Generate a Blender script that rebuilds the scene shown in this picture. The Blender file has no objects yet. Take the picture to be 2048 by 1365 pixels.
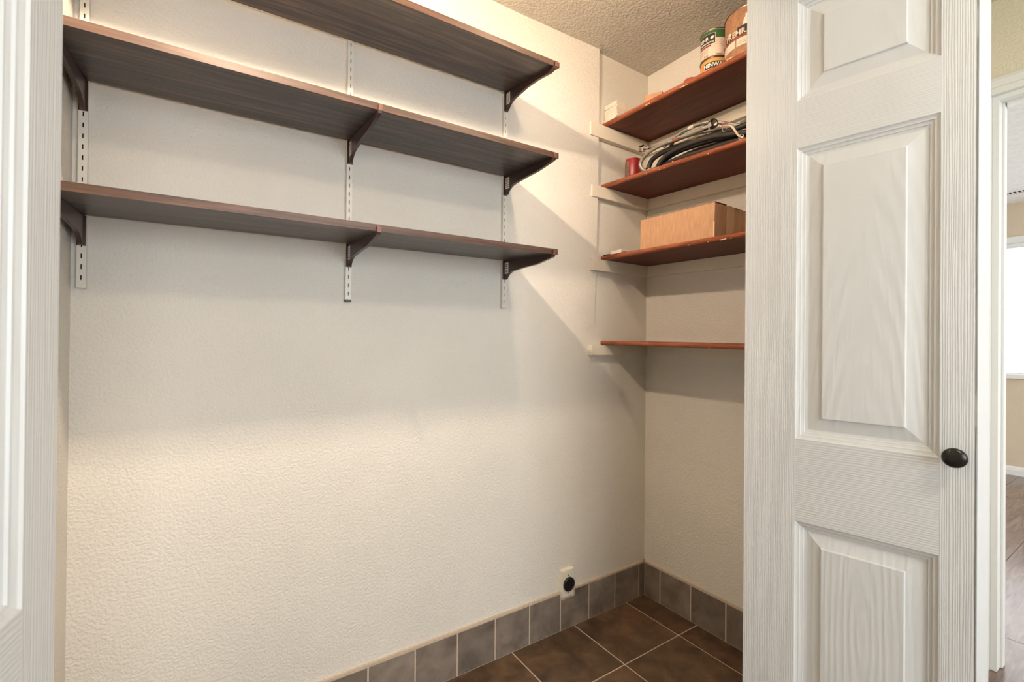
import bpy, bmesh, math, random
from mathutils import Vector, Matrix
random.seed(7)
S = bpy.context.scene
COL = S.collection

# ------------------------------------------------------------------ camera
CAM = (-1.72828, -1.45538, 1.17156)
YAW, PITCH, ROLL, FPX = 5.87285e-01, 4.86076e-03, 9.55285e-03, 918.645
cd = bpy.data.cameras.new('camera')
cam = bpy.data.objects.new('camera', cd)
COL.objects.link(cam)
cd.sensor_fit = 'HORIZONTAL'
cd.sensor_width = 36.0
cd.lens = 36.0 * FPX / 2048.0
cd.clip_start = 0.02
cd.dof.use_dof = True
cd.dof.focus_distance = 1.9
cd.dof.aperture_fstop = 8.0
_F = Vector((math.sin(YAW) * math.cos(PITCH), math.cos(YAW) * math.cos(PITCH), math.sin(PITCH)))
_R = Vector((math.cos(YAW), -math.sin(YAW), 0))
_U = _R.cross(_F)
_R2 = _R * math.cos(ROLL) + _U * math.sin(ROLL)
_U2 = -_R * math.sin(ROLL) + _U * math.cos(ROLL)
cam.matrix_world = Matrix(((_R2.x, _U2.x, -_F.x, CAM[0]), (_R2.y, _U2.y, -_F.y, CAM[1]),
                           (_R2.z, _U2.z, -_F.z, CAM[2]), (0, 0, 0, 1)))
S.camera = cam

# ------------------------------------------------------------------ world, lights, exposure
W = bpy.data.worlds.new('world')
S.world = W
W.use_nodes = True
W.node_tree.nodes['Background'].inputs[0].default_value = (0.93, 0.97, 1.0, 1)
W.node_tree.nodes['Background'].inputs[1].default_value = 2.8
S.view_settings.view_transform = 'Standard'
S.view_settings.look = 'None'
S.view_settings.exposure = 0.22
S.view_settings.gamma = 1.0
S.view_settings.use_curve_mapping = False
WINDOW_POWER = 31.0       # daylight through the hall window
BULB_POWER = (33.0, 5.0)  # warm bulbs above the closet door
HALL_LAMP = 13.0          # hall ceiling lamp

def area(name, loc, rot, sx, sy, power, col):
    l = bpy.data.lights.new(name, 'AREA')
    l.shape = 'RECTANGLE'; l.size = sx; l.size_y = sy; l.energy = power; l.color = col
    o = bpy.data.objects.new(name, l); COL.objects.link(o)
    o.location = loc; o.rotation_euler = rot
    return o
# daylight entering by the window in the hall wall behind the camera
area('window_daylight', (-1.1, -3.17, 1.38), (math.radians(90), 0, 0), 1.6, 1.2, WINDOW_POWER, (0.84, 0.93, 1.0))

# ------------------------------------------------------------------ materials
MATS = {}
def lin(c):
    f = lambda v: v / 12.92 if v <= 0.04045 else ((v + 0.055) / 1.055) ** 2.4
    return (f(c[0] / 255), f(c[1] / 255), f(c[2] / 255), 1.0)

class NT:
    def __init__(s, name, rough=0.6, spec=0.5, metal=0.0):
        s.m = bpy.data.materials.new(name); s.m.use_nodes = True
        s.t = s.m.node_tree; s.b = s.t.nodes['Principled BSDF']
        s.b.inputs['Roughness'].default_value = rough
        s.b.inputs['Specular IOR Level'].default_value = spec
        s.b.inputs['Metallic'].default_value = metal
        MATS[name] = s.m
    def n(s, typ, **kw):
        nd = s.t.nodes.new(typ)
        for k, v in kw.items():
            if k in nd.inputs: nd.inputs[k].default_value = v
            else: setattr(nd, k, v)
        return nd
    def l(s, a, b): s.t.links.new(a, b)
    def coord(s, scale=(1, 1, 1), loc=(0, 0, 0)):
        tc = s.n('ShaderNodeTexCoord'); mp = s.n('ShaderNodeMapping')
        mp.inputs['Scale'].default_value = scale; mp.inputs['Location'].default_value = loc
        s.l(tc.outputs['Object'], mp.inputs['Vector']); return mp.outputs['Vector']
    def noise(s, vec, scale, detail=3, rough=0.5, dist=0.0):
        nd = s.n('ShaderNodeTexNoise', Scale=scale, Detail=detail, Roughness=rough, Distortion=dist)
        s.l(vec, nd.inputs['Vector']); return nd.outputs['Fac']
    def ramp(s, fac, stops):
        r = s.n('ShaderNodeValToRGB'); e = r.color_ramp.elements
        while len(e) < len(stops): e.new(0.5)
        for i, (p, c) in enumerate(stops): e[i].position = p; e[i].color = c
        s.l(fac, r.inputs['Fac']); return r.outputs['Color']
    def bump(s, fac, strength, dist, prev=None):
        b = s.n('ShaderNodeBump', Strength=strength, Distance=dist); s.l(fac, b.inputs['Height'])
        if prev is not None: s.l(prev, b.inputs['Normal'])
        s.l(b.outputs['Normal'], s.b.inputs['Normal']); return b.outputs['Normal']
    def base(s, col):
        if isinstance(col, tuple): s.b.inputs['Base Color'].default_value = col
        else: s.l(col, s.b.inputs['Base Color'])

def plain(name, rgb, rough=0.5, spec=0.5, metal=0.0, var=0.06, nscale=40):
    t = NT(name, rough, spec, metal); c = lin(rgb)
    lo = tuple(max(0, v * (1 - var)) for v in c[:3]) + (1,); hi = tuple(min(1, v * (1 + var)) for v in c[:3]) + (1,)
    t.base(t.ramp(t.noise(t.coord(), nscale), [(0.3, lo), (0.7, hi)]))
    return t.m

def wall_mat(name, rgb, scale, strength, dist, var=0.025):
    t = NT(name, 0.62, 0.35); c = lin(rgb); v = t.coord()
    lo = tuple(x * (1 - var) for x in c[:3]) + (1,); hi = tuple(min(1, x * (1 + var)) for x in c[:3]) + (1,)
    t.base(t.ramp(t.noise(v, 3.0), [(0.35, lo), (0.65, hi)]))
    f = t.noise(v, scale, 2.0, 0.45, 0.35)
    p = t.bump(t.ramp(f, [(0.36, (0, 0, 0, 1)), (0.62, (1, 1, 1, 1))]), strength, dist)
    return t.m
wall_mat('wall_paint', (222, 216, 206), 140, 0.34, 0.003)
wall_mat('hall_paint', (222, 213, 188), 150, 0.4, 0.0025)
wall_mat('ceiling_paint', (198, 192, 180), 95, 0.55, 0.004)
wall_mat('room_paint', (212, 196, 172), 150, 0.4, 0.0025)
plain('white_ceiling', (238, 238, 235), 0.7)
plain('white_trim', (230, 230, 226), 0.38, 0.5, var=0.008)
plain('cleat_paint', (228, 218, 200), 0.5, 0.4, var=0.03, nscale=15)

def door_mat(name, mode):
    t = NT(name, 0.42, 0.5)
    t.base(t.ramp(t.noise(t.coord(), 5), [(0.3, lin((207, 208, 207))), (0.7, lin((213, 214, 213)))]))
    if mode == 'stile':
        w = t.n('ShaderNodeTexWave', wave_type='BANDS', bands_direction='X', Scale=85.0, Distortion=6.0, Detail=2.0)
        w.inputs['Detail Scale'].default_value = 1.2; t.l(t.coord((1, 1, 0.035)), w.inputs['Vector'])
        n = t.noise(t.coord((1, 1, 0.03)), 190, 3)
    elif mode == 'rail':
        w = t.n('ShaderNodeTexWave', wave_type='BANDS', bands_direction='Z', Scale=64.0, Distortion=6.0, Detail=2.0)
        w.inputs['Detail Scale'].default_value = 1.2; t.l(t.coord((0.035, 1, 1)), w.inputs['Vector'])
        n = t.noise(t.coord((0.03, 1, 1)), 190, 3)
    else:
        w = t.n('ShaderNodeTexWave', wave_type='RINGS', rings_direction='Y', Scale=26.0, Distortion=3.5, Detail=2.0)
        w.inputs['Detail Scale'].default_value = 1.5
        t.l(t.coord((1, 0.0, 0.13), (-0.235, 0, -0.07)), w.inputs['Vector'])
        n = t.noise(t.coord((1, 1, 0.05)), 170, 3)
    h = t.n('ShaderNodeMath', operation='MULTIPLY'); t.l(w.outputs['Fac'], h.inputs[0]); t.l(n, h.inputs[1])
    t.bump(h.outputs[0], 0.5 if mode == 'panel' else 0.45, 0.0013)
    return t.m
door_mat('door_stile', 'stile'); door_mat('door_rail', 'rail'); door_mat('door_panel', 'panel')

def wood(name, stops, along, scale=9, stretch=0.06, rough=0.4, spec=0.5, bump=0.15):
    t = NT(name, rough, spec)
    sc = [1, 1, 1]; sc['xyz'.index(along)] = stretch
    v = t.coord(tuple(sc))
    f = t.noise(v, scale * 6, 6, 0.6, 1.2)
    t.base(t.ramp(f, stops))
    w = t.noise(v, scale * 28, 3)
    t.bump(w, bump, 0.0008)
    return t.m
def s4(a, b, c=None):
    return [(0.3, lin(a)), (0.5, lin(b)), (0.72, lin(c or b))]
wood('walnut_laminate', [(0.36, lin((34, 27, 24))), (0.5, lin((64, 52, 46))), (0.64, lin((100, 80, 68)))], 'x', 7, 0.05, 0.36, 0.5)
wood('walnut_edge', s4((50, 35, 28), (74, 53, 43), (96, 71, 58)), 'x', 14, 0.05, 0.4)
wood('mahogany', s4((62, 22, 8), (94, 37, 14), (118, 52, 22)), 'y', 6, 0.07, 0.48, 0.28)
wood('mahogany_edge', s4((112, 54, 30), (142, 74, 43), (162, 90, 55)), 'y', 12, 0.1, 0.35)
wood('floor_wood', s4((92, 74, 66), (120, 99, 88), (146, 124, 112)), 'x', 5, 0.12, 0.22, 0.5, 0.2)
plain('floor_wood_gap', (52, 42, 36), 0.7)

def tile_mat(name, lo, hi, rough, ns, bumpd=0.0008, rnd=0.25):
    t = NT(name, rough, 0.5)
    oi = t.n('ShaderNodeObjectInfo'); v = t.coord()
    add = t.n('ShaderNodeVectorMath', operation='ADD'); t.l(v, add.inputs[0])
    mul = t.n('ShaderNodeMath', operation='MULTIPLY'); mul.inputs[1].default_value = 9.0
    t.l(oi.outputs['Random'], mul.inputs[0]); t.l(mul.outputs[0], add.inputs[1])
    f1 = t.noise(add.outputs[0], ns, 6, 0.6, 0.4)
    c = t.ramp(f1, [(0.28, lin(lo)), (0.72, lin(hi))])
    mx = t.n('ShaderNodeMix', data_type='RGBA', blend_type='MULTIPLY')
    mx.inputs[0].default_value = 1.0
    g = t.n('ShaderNodeMapRange'); g.inputs[3].default_value = 1 - rnd; g.inputs[4].default_value = 1 + rnd * 0.6
    t.l(oi.outputs['Random'], g.inputs[0]); t.l(c, mx.inputs[6]); t.l(g.outputs[0], mx.inputs[7])
    t.base(mx.outputs[2])
    t.bump(t.noise(add.outputs[0], ns * 12, 4), 0.35, bumpd)
    return t.m
tile_mat('floor_tile', (56, 42, 31), (112, 87, 64), 0.36, 13, rnd=0.12)
tile_mat('base_tile', (102, 90, 80), (148, 136, 125), 0.3, 11, rnd=0.22)
plain('grout', (196, 178, 158), 0.8, 0.2, var=0.1, nscale=120)
plain('white_metal', (226, 220, 208), 0.35, 0.5, var=0.02)
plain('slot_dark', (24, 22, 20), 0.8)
plain('slot_shaded_paint', (150, 140, 126), 0.8)  # wall paint tone with the slots' shade mixed into the colour
plain('bracket_brown', (66, 44, 38), 0.32, 0.5, var=0.1)
plain('bracket_lip', (104, 66, 54), 0.4)
plain('black_plastic', (22, 22, 22), 0.4)
plain('bronze', (40, 37, 34), 0.28, 0.6, 0.5)
plain('plate_white', (226, 218, 200), 0.4)
plain('white_tile', (240, 236, 228), 0.25)
plain('tile_back', (226, 206, 186), 0.8)
plain('chrome', (206, 202, 196), 0.22, 0.5, 1.0)
plain('copper', (176, 110, 84), 0.35, 0.5, 0.8)
plain('brass', (200, 176, 110), 0.3, 0.5, 0.9)
plain('black_rubber', (44, 40, 37), 0.5, 0.4, var=0.3)
plain('grey_rubber', (120, 112, 102), 0.5, 0.4, var=0.2)
plain('red_paint', (130, 26, 28), 0.35, var=0.15)
plain('rust_grey', (112, 96, 84), 0.6, 0.3, var=0.5, nscale=120)
plain('cream_cord', (214, 198, 176), 0.5)
plain('red_wire', (190, 70, 80), 0.5)
plain('print_dark', (40, 34, 30), 0.6)
plain('print_white', (238, 232, 222), 0.5)
plain('can_green', (58, 98, 58), 0.35)
plain('can_cream', (226, 206, 188), 0.4)
plain('can_brown', (158, 116, 86), 0.45, var=0.25, nscale=90)
plain('can_red', (140, 70, 52), 0.45)
plain('can_yellow', (206, 168, 92), 0.4)
plain('can_orange', (220, 150, 92), 0.4)
plain('can_metal', (120, 96, 84), 0.3, 0.5, 0.9)
plain('red_lid', (150, 68, 52), 0.5)
plain('wood_block', (180, 136, 102), 0.6, var=0.15)
plain('dark_shim', (58, 34, 26), 0.6)
plain('paint_chip', (232, 196, 170), 0.7)
plain('barcode_dark', (92, 84, 78), 0.7)

def cardboard():
    t = NT('cardboard', 0.85, 0.2); v = t.coord()
    a = t.noise(t.coord((1, 1, 0.15)), 160, 3); 
    t.base(t.ramp(a, [(0.3, lin((188, 146, 114))), (0.7, lin((204, 163, 130)))]))
    t.bump(t.noise(v, 60, 4), 0.3, 0.001)
cardboard()
plain('cardboard_inside', (120, 78, 50), 0.9)
plain('card_edge', (232, 196, 158), 0.85)
t = NT('packing_tape', 0.25, 0.5); t.base(lin((206, 164, 124)))

def braid():
    t = NT('braided_steel', 0.38, 0.5, 0.75); v = t.coord()
    w = t.n('ShaderNodeTexWave', wave_type='BANDS', bands_direction='DIAGONAL', Scale=160.0, Distortion=1.5)
    t.l(v, w.inputs['Vector'])
    t.base(t.ramp(w.outputs['Fac'], [(0.2, lin((110, 102, 94))), (0.8, lin((206, 200, 190)))]))
    t.bump(w.outputs['Fac'], 0.6, 0.001)
braid()
def emit(name, rgb, strength):
    t = NT(name); t.base((0.8, 0.8, 0.8, 1))
    t.b.inputs['Emission Color'].default_value = lin(rgb); t.b.inputs['Emission Strength'].default_value = strength
    return t.m

# ------------------------------------------------------------------ mesh helpers
def box(bm, a, b, mi=0):
    x0, y0, z0 = a; x1, y1, z1 = b
    v = [bm.verts.new(p) for p in ((x0, y0, z0), (x1, y0, z0), (x1, y1, z0), (x0, y1, z0), (x0, y0, z1), (x1, y0, z1), (x1, y1, z1), (x0, y1, z1))]
    fs = [bm.faces.new([v[i] for i in f]) for f in ((3, 2, 1, 0), (4, 5, 6, 7), (0, 1, 5, 4), (1, 2, 6, 5), (2, 3, 7, 6), (3, 0, 4, 7))]
    for f in fs: f.material_index = mi
    return fs
def hexa(bm, pts, mi=0):   # 8 points: bottom 4 ccw, top 4 ccw
    v = [bm.verts.new(p) for p in pts]
    for f in ((3, 2, 1, 0), (4, 5, 6, 7), (0, 1, 5, 4), (1, 2, 6, 5), (2, 3, 7, 6), (3, 0, 4, 7)):
        bm.faces.new([v[i] for i in f]).material_index = mi
def prism(bm, poly, ax, lo, hi, mi=0):
    """poly = list of 2d points in the two other axes (order xyz without ax)"""
    def P(p, h):
        q = list(p); q.insert(ax, h); return q
    a = [bm.verts.new(P(p, lo)) for p in poly]; b = [bm.verts.new(P(p, hi)) for p in poly]
    n = len(poly); bm.faces.new(a).material_index = mi; bm.faces.new(b[::-1]).material_index = mi
    for i in range(n): bm.faces.new((a[i], b[i], b[(i + 1) % n], a[(i + 1) % n])).material_index = mi
def lathe(bm, prof, seg=32, mat=None, mi=0, cap=True):
    """profile (r, z) about z, optional matrix"""
    rings = []
    for r, z in prof:
        ring = []
        for i in range(seg):
            t = 2 * math.pi * i / seg; p = Vector((r * math.cos(t), r * math.sin(t), z))
            ring.append(bm.verts.new(mat @ p if mat else p))
        rings.append(ring)
    for a, b in zip(rings, rings[1:]):
        for i in range(seg): bm.faces.new((a[i], a[(i + 1) % seg], b[(i + 1) % seg], b[i])).material_index = mi
    if cap:
        bm.faces.new(rings[0][::-1]).material_index = mi; bm.faces.new(rings[-1]).material_index = mi
def smooth_path(pts, k=6):
    pts = [Vector(p) for p in pts]; out = []
    n = len(pts)
    for i in range(n - 1):
        p0 = pts[max(i - 1, 0)]; p1 = pts[i]; p2 = pts[i + 1]; p3 = pts[min(i + 2, n - 1)]
        for j in range(k):
            t = j / k
            out.append(0.5 * ((2 * p1) + (p2 - p0) * t + (2 * p0 - 5 * p1 + 4 * p2 - p3) * t * t + (3 * p1 - p0 - 3 * p2 + p3) * t ** 3))
    out.append(pts[-1]); return out
def tube(bm, pts, r, seg=10, mi=0, smooth=True):
    P = smooth_path(pts) if smooth else [Vector(p) for p in pts]
    up = Vector((0.21, 0.13, 1)).normalized(); rings = []
    for i, p in enumerate(P):
        d = (P[min(i + 1, len(P) - 1)] - P[max(i - 1, 0)]).normalized()
        a = d.cross(up).normalized(); b = a.cross(d)
        rings.append([bm.verts.new(p + (a * math.cos(2 * math.pi * j / seg) + b * math.sin(2 * math.pi * j / seg)) * r) for j in range(seg)])
    for a, b in zip(rings, rings[1:]):
        for j in range(seg): bm.faces.new((a[j], a[(j + 1) % seg], b[(j + 1) % seg], b[j])).material_index = mi
    bm.faces.new(rings[0][::-1]).material_index = mi; bm.faces.new(rings[-1]).material_index = mi
def bevel(bm, w, seg=2):
    bmesh.ops.recalc_face_normals(bm, faces=bm.faces)
    bmesh.ops.bevel(bm, geom=[e for e in bm.edges], offset=w, segments=seg, affect='EDGES', profile=0.6)
def finish(bm, name, mats, parent=None, smooth=False, angle=None):
    bmesh.ops.recalc_face_normals(bm, faces=bm.faces)
    me = bpy.data.meshes.new(name); bm.to_mesh(me); bm.free()
    for m in (mats if isinstance(mats, (list, tuple)) else [mats]): me.materials.append(MATS[m])
    if smooth:
        for p in me.polygons: p.use_smooth = True
        if angle: 
            try: me.set_sharp_from_angle(angle=math.radians(angle))
            except Exception: pass
    o = bpy.data.objects.new(name, me); COL.objects.link(o)
    if parent: o.parent = parent
    return o
def mk(name, build, mats, parent=None, bev=0, smooth=False, angle=None):
    bm = bmesh.new(); build(bm)
    if bev: bevel(bm, bev)
    return finish(bm, name, mats, parent, smooth, angle)
def bx(name, a, b, mat, parent=None, bev=0):
    return mk(name, lambda bm: box(bm, a, b), mat, parent, bev)
def tag(o, label, cat, group=None, kind=None):
    o['label'] = label; o['category'] = cat
    if group: o['group'] = group
    if kind: o['kind'] = kind
    return o
def struct(o, label, cat): return tag(o, label, cat, kind='structure')
def empty(name, loc=(0, 0, 0), rz=0):
    o = bpy.data.objects.new(name, None); COL.objects.link(o); o.location = loc; o.rotation_euler = (0, 0, rz)
    o.empty_display_size = 0.05
    return o
def copy_to(o, parent, loc=None, name=None):
    c = o.copy(); COL.objects.link(c); c.parent = parent
    if loc is not None: c.location = loc
    return c

# ------------------------------------------------------------------ room shell
XL, H = -1.992, 2.44
YF0, YF1 = -0.80, -0.92       # closet front wall (inside face, hall face)
XJ = -0.315                   # right jamb of the closet opening
HX = 0.657                    # hall wall with the doorway
DO0, DO1, DH = -1.029, -1.86, 2.09
FARX, FARH = 4.485, 2.515

def back(bm):
    box(bm, (XL - 0.1, 0, 0), (0.1, 0.1, H))
    # built-up drywall edge: swells gently out from the wall and stops short of the corner
    xs, x0, n = -0.335, -0.80, 14
    lev = [(1.17, 0.0015), (1.40, 0.007), (1.62, 0.015), (1.85, 0.0215), (H, 0.0235)]
    rows = []
    for z, t in lev:
        row = [bm.verts.new((x0 + (xs - x0) * q / n, -t * 0.85 * (q / n) ** 1.15 + 0.0002, z)) for q in range(n + 1)]
        row.append(bm.verts.new((xs, 0.01, z))); row.append(bm.verts.new((x0, 0.01, z))); rows.append(row)
    for a, b in zip(rows, rows[1:]):
        for q in range(len(a)): bm.faces.new((a[q], a[(q + 1) % len(a)], b[(q + 1) % len(a)], b[q]))
    bm.faces.new(rows[0]); bm.faces.new(rows[-1][::-1])
struct(mk('wall_back', back, 'wall_paint'), 'long textured beige wall behind the dark shelves', 'wall')
struct(bx('wall_left', (XL - 0.1, YF1, 0), (XL, 0, H), 'wall_paint'), 'narrow strip of beige wall at the left ends of the dark shelves', 'wall')
struct(bx('wall_right', (0, YF0, 0), (0.1, 0, H), 'wall_paint'), 'short beige wall behind the reddish wooden shelves', 'wall')
def front(bm):
    box(bm, (XL - 0.25, YF1, 2.08), (HX, YF0, H))
    box(bm, (XJ, YF1, 0), (HX, YF0, 2.08))
    box(bm, (XL - 0.25, YF1, 0), (XL - 0.02, YF0, 2.08))
struct(mk('wall_front', front, 'hall_paint'), 'closet front wall around the bifold door opening', 'wall')
struct(bx('ceiling', (-3.3, -3.3, H), (HX + 0.12, 0.1, H + 0.1), 'ceiling_paint'), 'textured beige ceiling above the closet and hall', 'ceiling')

# tile floor of the closet
fl = struct(bx('floor', (XL, -0.885, -0.05), (0, 0, -0.0015), 'grout'), 'dark brown square floor tiles with pale grout in the closet', 'floor')
TS, GA, TA, TB = 0.311, 0.005, 0.1294, 0.2866
xs = [0.0]; x = -TA
while x > XL: xs.append(x); x -= TS
xs.append(XL)
ys = [0.0, -TB, -TB - TS, -0.885]
for i in range(len(xs) - 1):
    for j in range(len(ys) - 1):
        x1, x0, y1, y0 = xs[i], xs[i + 1], ys[j], ys[j + 1]
        cx, cy = (x0 + x1) / 2, (y0 + y1) / 2; w, d = x1 - x0 - GA, y1 - y0 - GA
        if w < 0.01 or d < 0.01: continue
        o = mk('floor_tile', lambda bm: box(bm, (-w / 2, -d / 2, -0.008), (w / 2, d / 2, 0.0)), 'floor_tile', fl, 0.0012)
        o.location = (cx, cy, random.uniform(-0.0003, 0.0003))

# tile baseboards
HB = 0.151
bb = struct(bx('baseboard_back', (XL, -0.0098, 0), (0, 0, HB + 0.008), 'grout'), 'row of grey brown base tiles along the long wall', 'baseboard')
br = struct(bx('baseboard_right', (-0.0098, YF0, 0), (0, 0, HB + 0.008), 'grout'), 'row of brown base tiles under the reddish shelves', 'baseboard')
js = [-0.006, -0.0491]; 
while js[-1] > XL + 0.02: js.append(max(js[-1] - 0.1558, XL))
for a, b in zip(js, js[1:]):
    x1, x0 = a - 0.0027, b + 0.0027
    if -0.5 < (x0 + x1) / 2 < -0.4:   # cut around the outlet plate
        def tl(bm):
            prism(bm, [(x0, 0.002), (x1, 0.002), (x1, HB), (-0.441, HB), (-0.441, 0.124), (x0, 0.124)], 1, -0.011, -0.002)
        o = mk('base_tile', tl, 'base_tile', bb)
    else:
        o = bx('base_tile', (x0, -0.011, 0.002), (x1, -0.002, HB), 'base_tile', bb, 0.001)
js = [-0.011, -0.0994]
while js[-1] > YF0 + 0.02: js.append(max(js[-1] - 0.158, YF0))
for a, b in zip(js, js[1:]):
    bx('base_tile', (-0.011, b + 0.003, 0.002), (-0.002, a - 0.003, HB), 'base_tile', br, 0.001)

# hall and the room seen through its doorway
def hallwall(bm):
    box(bm, (HX, DO0, 0), (HX + 0.12, 0.1, H))
    box(bm, (HX, -3.3, 0), (HX + 0.12, DO1, H))
    box(bm, (HX, DO1, DH + 0.01), (HX + 0.12, DO0, H))
struct(mk('wall_hall_right', hallwall, 'hall_paint'), 'olive beige hall wall above the white door casing', 'wall')
WX0, WX1, WZ0, WZ1 = -2.0, -0.2, 0.78, 1.98
def hallback(bm):
    box(bm, (-3.3, -3.3, 0), (WX0, -3.2, H)); box(bm, (WX1, -3.3, 0), (HX, -3.2, H))
    box(bm, (WX0, -3.3, 0), (WX1, -3.2, WZ0)); box(bm, (WX0, -3.3, WZ1), (WX1, -3.2, H))
struct(mk('wall_hall_back', hallback, 'hall_paint'), 'hall wall with the wide window opposite the closet', 'wall')
struct(bx('wall_hall_left', (-3.4, -3.3, 0), (-3.3, YF0, H), 'hall_paint'), 'end wall of the hall left of the closet', 'wall')
struct(bx('wall_hall_end', (-3.4, YF1, 0), (XL - 0.25, YF0, H), 'hall_paint'), 'hall wall continuing left of the closet opening', 'wall')
w2 = struct(empty('window_2', (-1.1, -3.2, WZ0)), 'wide white framed window opposite the closet', 'window')
for a, b in (((-0.9, -0.02, 0), (-0.85, 0.03, 1.2)), ((0.85, -0.02, 0), (0.9, 0.03, 1.2)), ((-0.85, -0.02, 0), (0.85, 0.03, 0.05)), ((-0.85, -0.02, 1.15), (0.85, 0.03, 1.2)), ((-0.02, -0.02, 0.05), (0.02, 0.02, 1.15))):
    bx('window_frame', a, b, 'white_trim', w2, 0.003)

fh = struct(bx('floor_hall', (-3.3, -3.3, -0.06), (FARX, 1.6, -0.012), 'floor_wood_gap'), 'dark wood floor of the hall and the room beyond', 'floor')
PW = 0.328
plank_mesh = {}
def plank(x0, x1, y0, y1):
    key = (round(x1 - x0, 3), round(y1 - y0, 3))
    if key not in plank_mesh:
        o = mk('floor_board', lambda bm: box(bm, (0, 0, -0.011), (x1 - x0 - 0.002, y1 - y0 - 0.002, 0)), 'floor_wood', fh, 0.0008)
        plank_mesh[key] = o.data
    else:
        o = bpy.data.objects.new('floor_board', plank_mesh[key]); COL.objects.link(o); o.parent = fh
    o.location = (x0, y0, -0.0005)
k = 0; y = -0.53 + PW * 6
while y > -3.2:
    y0 = y - PW
    off = 0.977 if abs(y + 0.858) < 0.02 else 0.977 + (0.37 * ((k * 7) % 5) - 0.6)
    x = off - 1.22 * 4
    while x < FARX:
        a, b = max(x, -3.3), min(x + 1.22, FARX)
        # only hall (y < closet front) or the far room
        lo, hi = y0, y
        if b > a + 0.03:
            if a >= HX + 0.12 - 1e-6 or hi <= -0.885 + 1e-6: plank(a, b, lo, hi)
            elif hi > -0.885 > lo: plank(a, b, lo, -0.885) if b < HX else plank(a, b, lo, hi)
            elif b > HX + 0.12: plank(HX, b, lo, hi)
        x += 1.22
    y = y0; k += 1

# doorway casing in the hall wall
tr = struct(empty('trim_1', (HX, DO0, 0)), 'white moulded casing of the hall doorway', 'trim')
CW = 0.062
def casing(bm):
    prism(bm, [(-0.018, 0.0), (-0.018, 0.022), (-0.014, 0.026), (-0.014, 0.05), (-0.010, CW), (0.0, CW), (0.0, 0.0)], 2, 0.001, DH + 0.0)
mk('casing', casing, 'white_trim', tr)
def casing2(bm):
    prism(bm, [(-0.018, 0.0), (-0.018, -0.022), (-0.014, -0.026), (-0.014, -0.05), (-0.010, -CW), (0.0, -CW), (0.0, 0.0)], 2, 0.001, DH)
o = mk('casing', casing2, 'white_trim', tr); o.location = (0, DO1 - DO0, 0)
def headc(bm):
    prism(bm, [(-0.018, 0.0), (-0.018, 0.022), (-0.014, 0.026), (-0.014, 0.05), (-0.010, CW), (0.0, CW), (0.0, 0.0)], 1, DO1 - DO0 - CW, CW)
o = mk('head_casing', headc, 'white_trim', tr); o.location = (0, 0, DH)
bx('jamb', (0.0, -0.018, 0.001), (0.12, 0.0, DH), 'white_trim', tr, 0.001)
bx('jamb', (0.0, DO1 - DO0, 0.001), (0.12, DO1 - DO0 + 0.018, DH), 'white_trim', tr, 0.001)
bx('head_jamb', (0.0, DO1 - DO0 + 0.018, DH - 0.018), (0.12, -0.018, DH), 'white_trim', tr, 0.001)
bx('door_stop', (0.045, -0.025, 0.001), (0.08, -0.018, DH - 0.018), 'white_trim', tr, 0.001)
bx('head_stop', (0.045, DO1 - DO0 + 0.03, DH - 0.03), (0.08, -0.03, DH - 0.018), 'white_trim', tr, 0.001)

# far room
struct(bx('wall_room', (FARX, -3.3, 0), (FARX + 0.1, -1.9, FARH), 'room_paint'), 'tan wall of the far room right of its window', 'wall')
def roomwall(bm):
    box(bm, (FARX, 0.75, 0), (FARX + 0.1, 1.6, FARH)); box(bm, (FARX, -1.9, 0), (FARX + 0.1, 0.75, 0.925))
    box(bm, (FARX, -1.9, 2.2), (FARX + 0.1, 0.75, FARH))
struct(mk('wall_room_window', roomwall, 'room_paint'), 'tan wall around the bright window in the far room', 'wall')
struct(bx('wall_room_end', (HX + 0.12, 1.5, 0), (FARX, 1.6, FARH), 'room_paint'), 'side wall of the far room', 'wall')
struct(bx('ceiling_room', (HX + 0.12, -3.3, FARH), (FARX + 0.1, 1.6, FARH + 0.08), 'white_ceiling'), 'white ceiling of the far room', 'ceiling')
rb = struct(empty('baseboard_room', (FARX, 0, 0)), 'white stepped baseboard under the far window', 'baseboard')
mk('board', lambda bm: prism(bm, [(0, 0), (-0.016, 0), (-0.016, 0.05), (-0.012, 0.055), (-0.012, 0.066), (-0.007, 0.078), (0, 0.08)], 1, -3.3, 1.5), 'white_trim', rb)
WY0, WY1 = -1.9, 0.75
w1 = struct(empty('window_1', (FARX, 0, 0.925)), 'bright window with white frame in the far room', 'window')
bx('sill', (-0.03, WY0, -0.035), (0.09, WY1, 0.0), 'white_trim', w1, 0.003)
bx('head_frame', (-0.02, WY0, 1.215), (0.06, WY1, 1.275), 'white_trim', w1, 0.003)
bx('window_frame', (0.0, WY0, 0), (0.06, WY0 + 0.05, 1.215), 'white_trim', w1, 0.003)
bx('window_frame', (0.0, WY1 - 0.05, 0), (0.06, WY1, 1.215), 'white_trim', w1, 0.003)
emit('daylight_glass', (250, 252, 255), 2.4)
bx('pane', (0.075, WY0, 0), (0.08, WY1, 1.215), 'daylight_glass', w1)
bl = tag(empty('window_blind', (FARX + 0.012, 0, 0.925)), 'white horizontal slat blind in the far room window', 'blind')
bx('headrail', (-0.025, WY0 + 0.055, 1.17), (0.025, WY1 - 0.055, 1.21), 'white_trim', bl, 0.002)
t = NT('blind_slat', 0.5); t.base(lin((245, 246, 248)))
t.b.inputs['Transmission Weight'].default_value = 0.0
first = None
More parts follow.
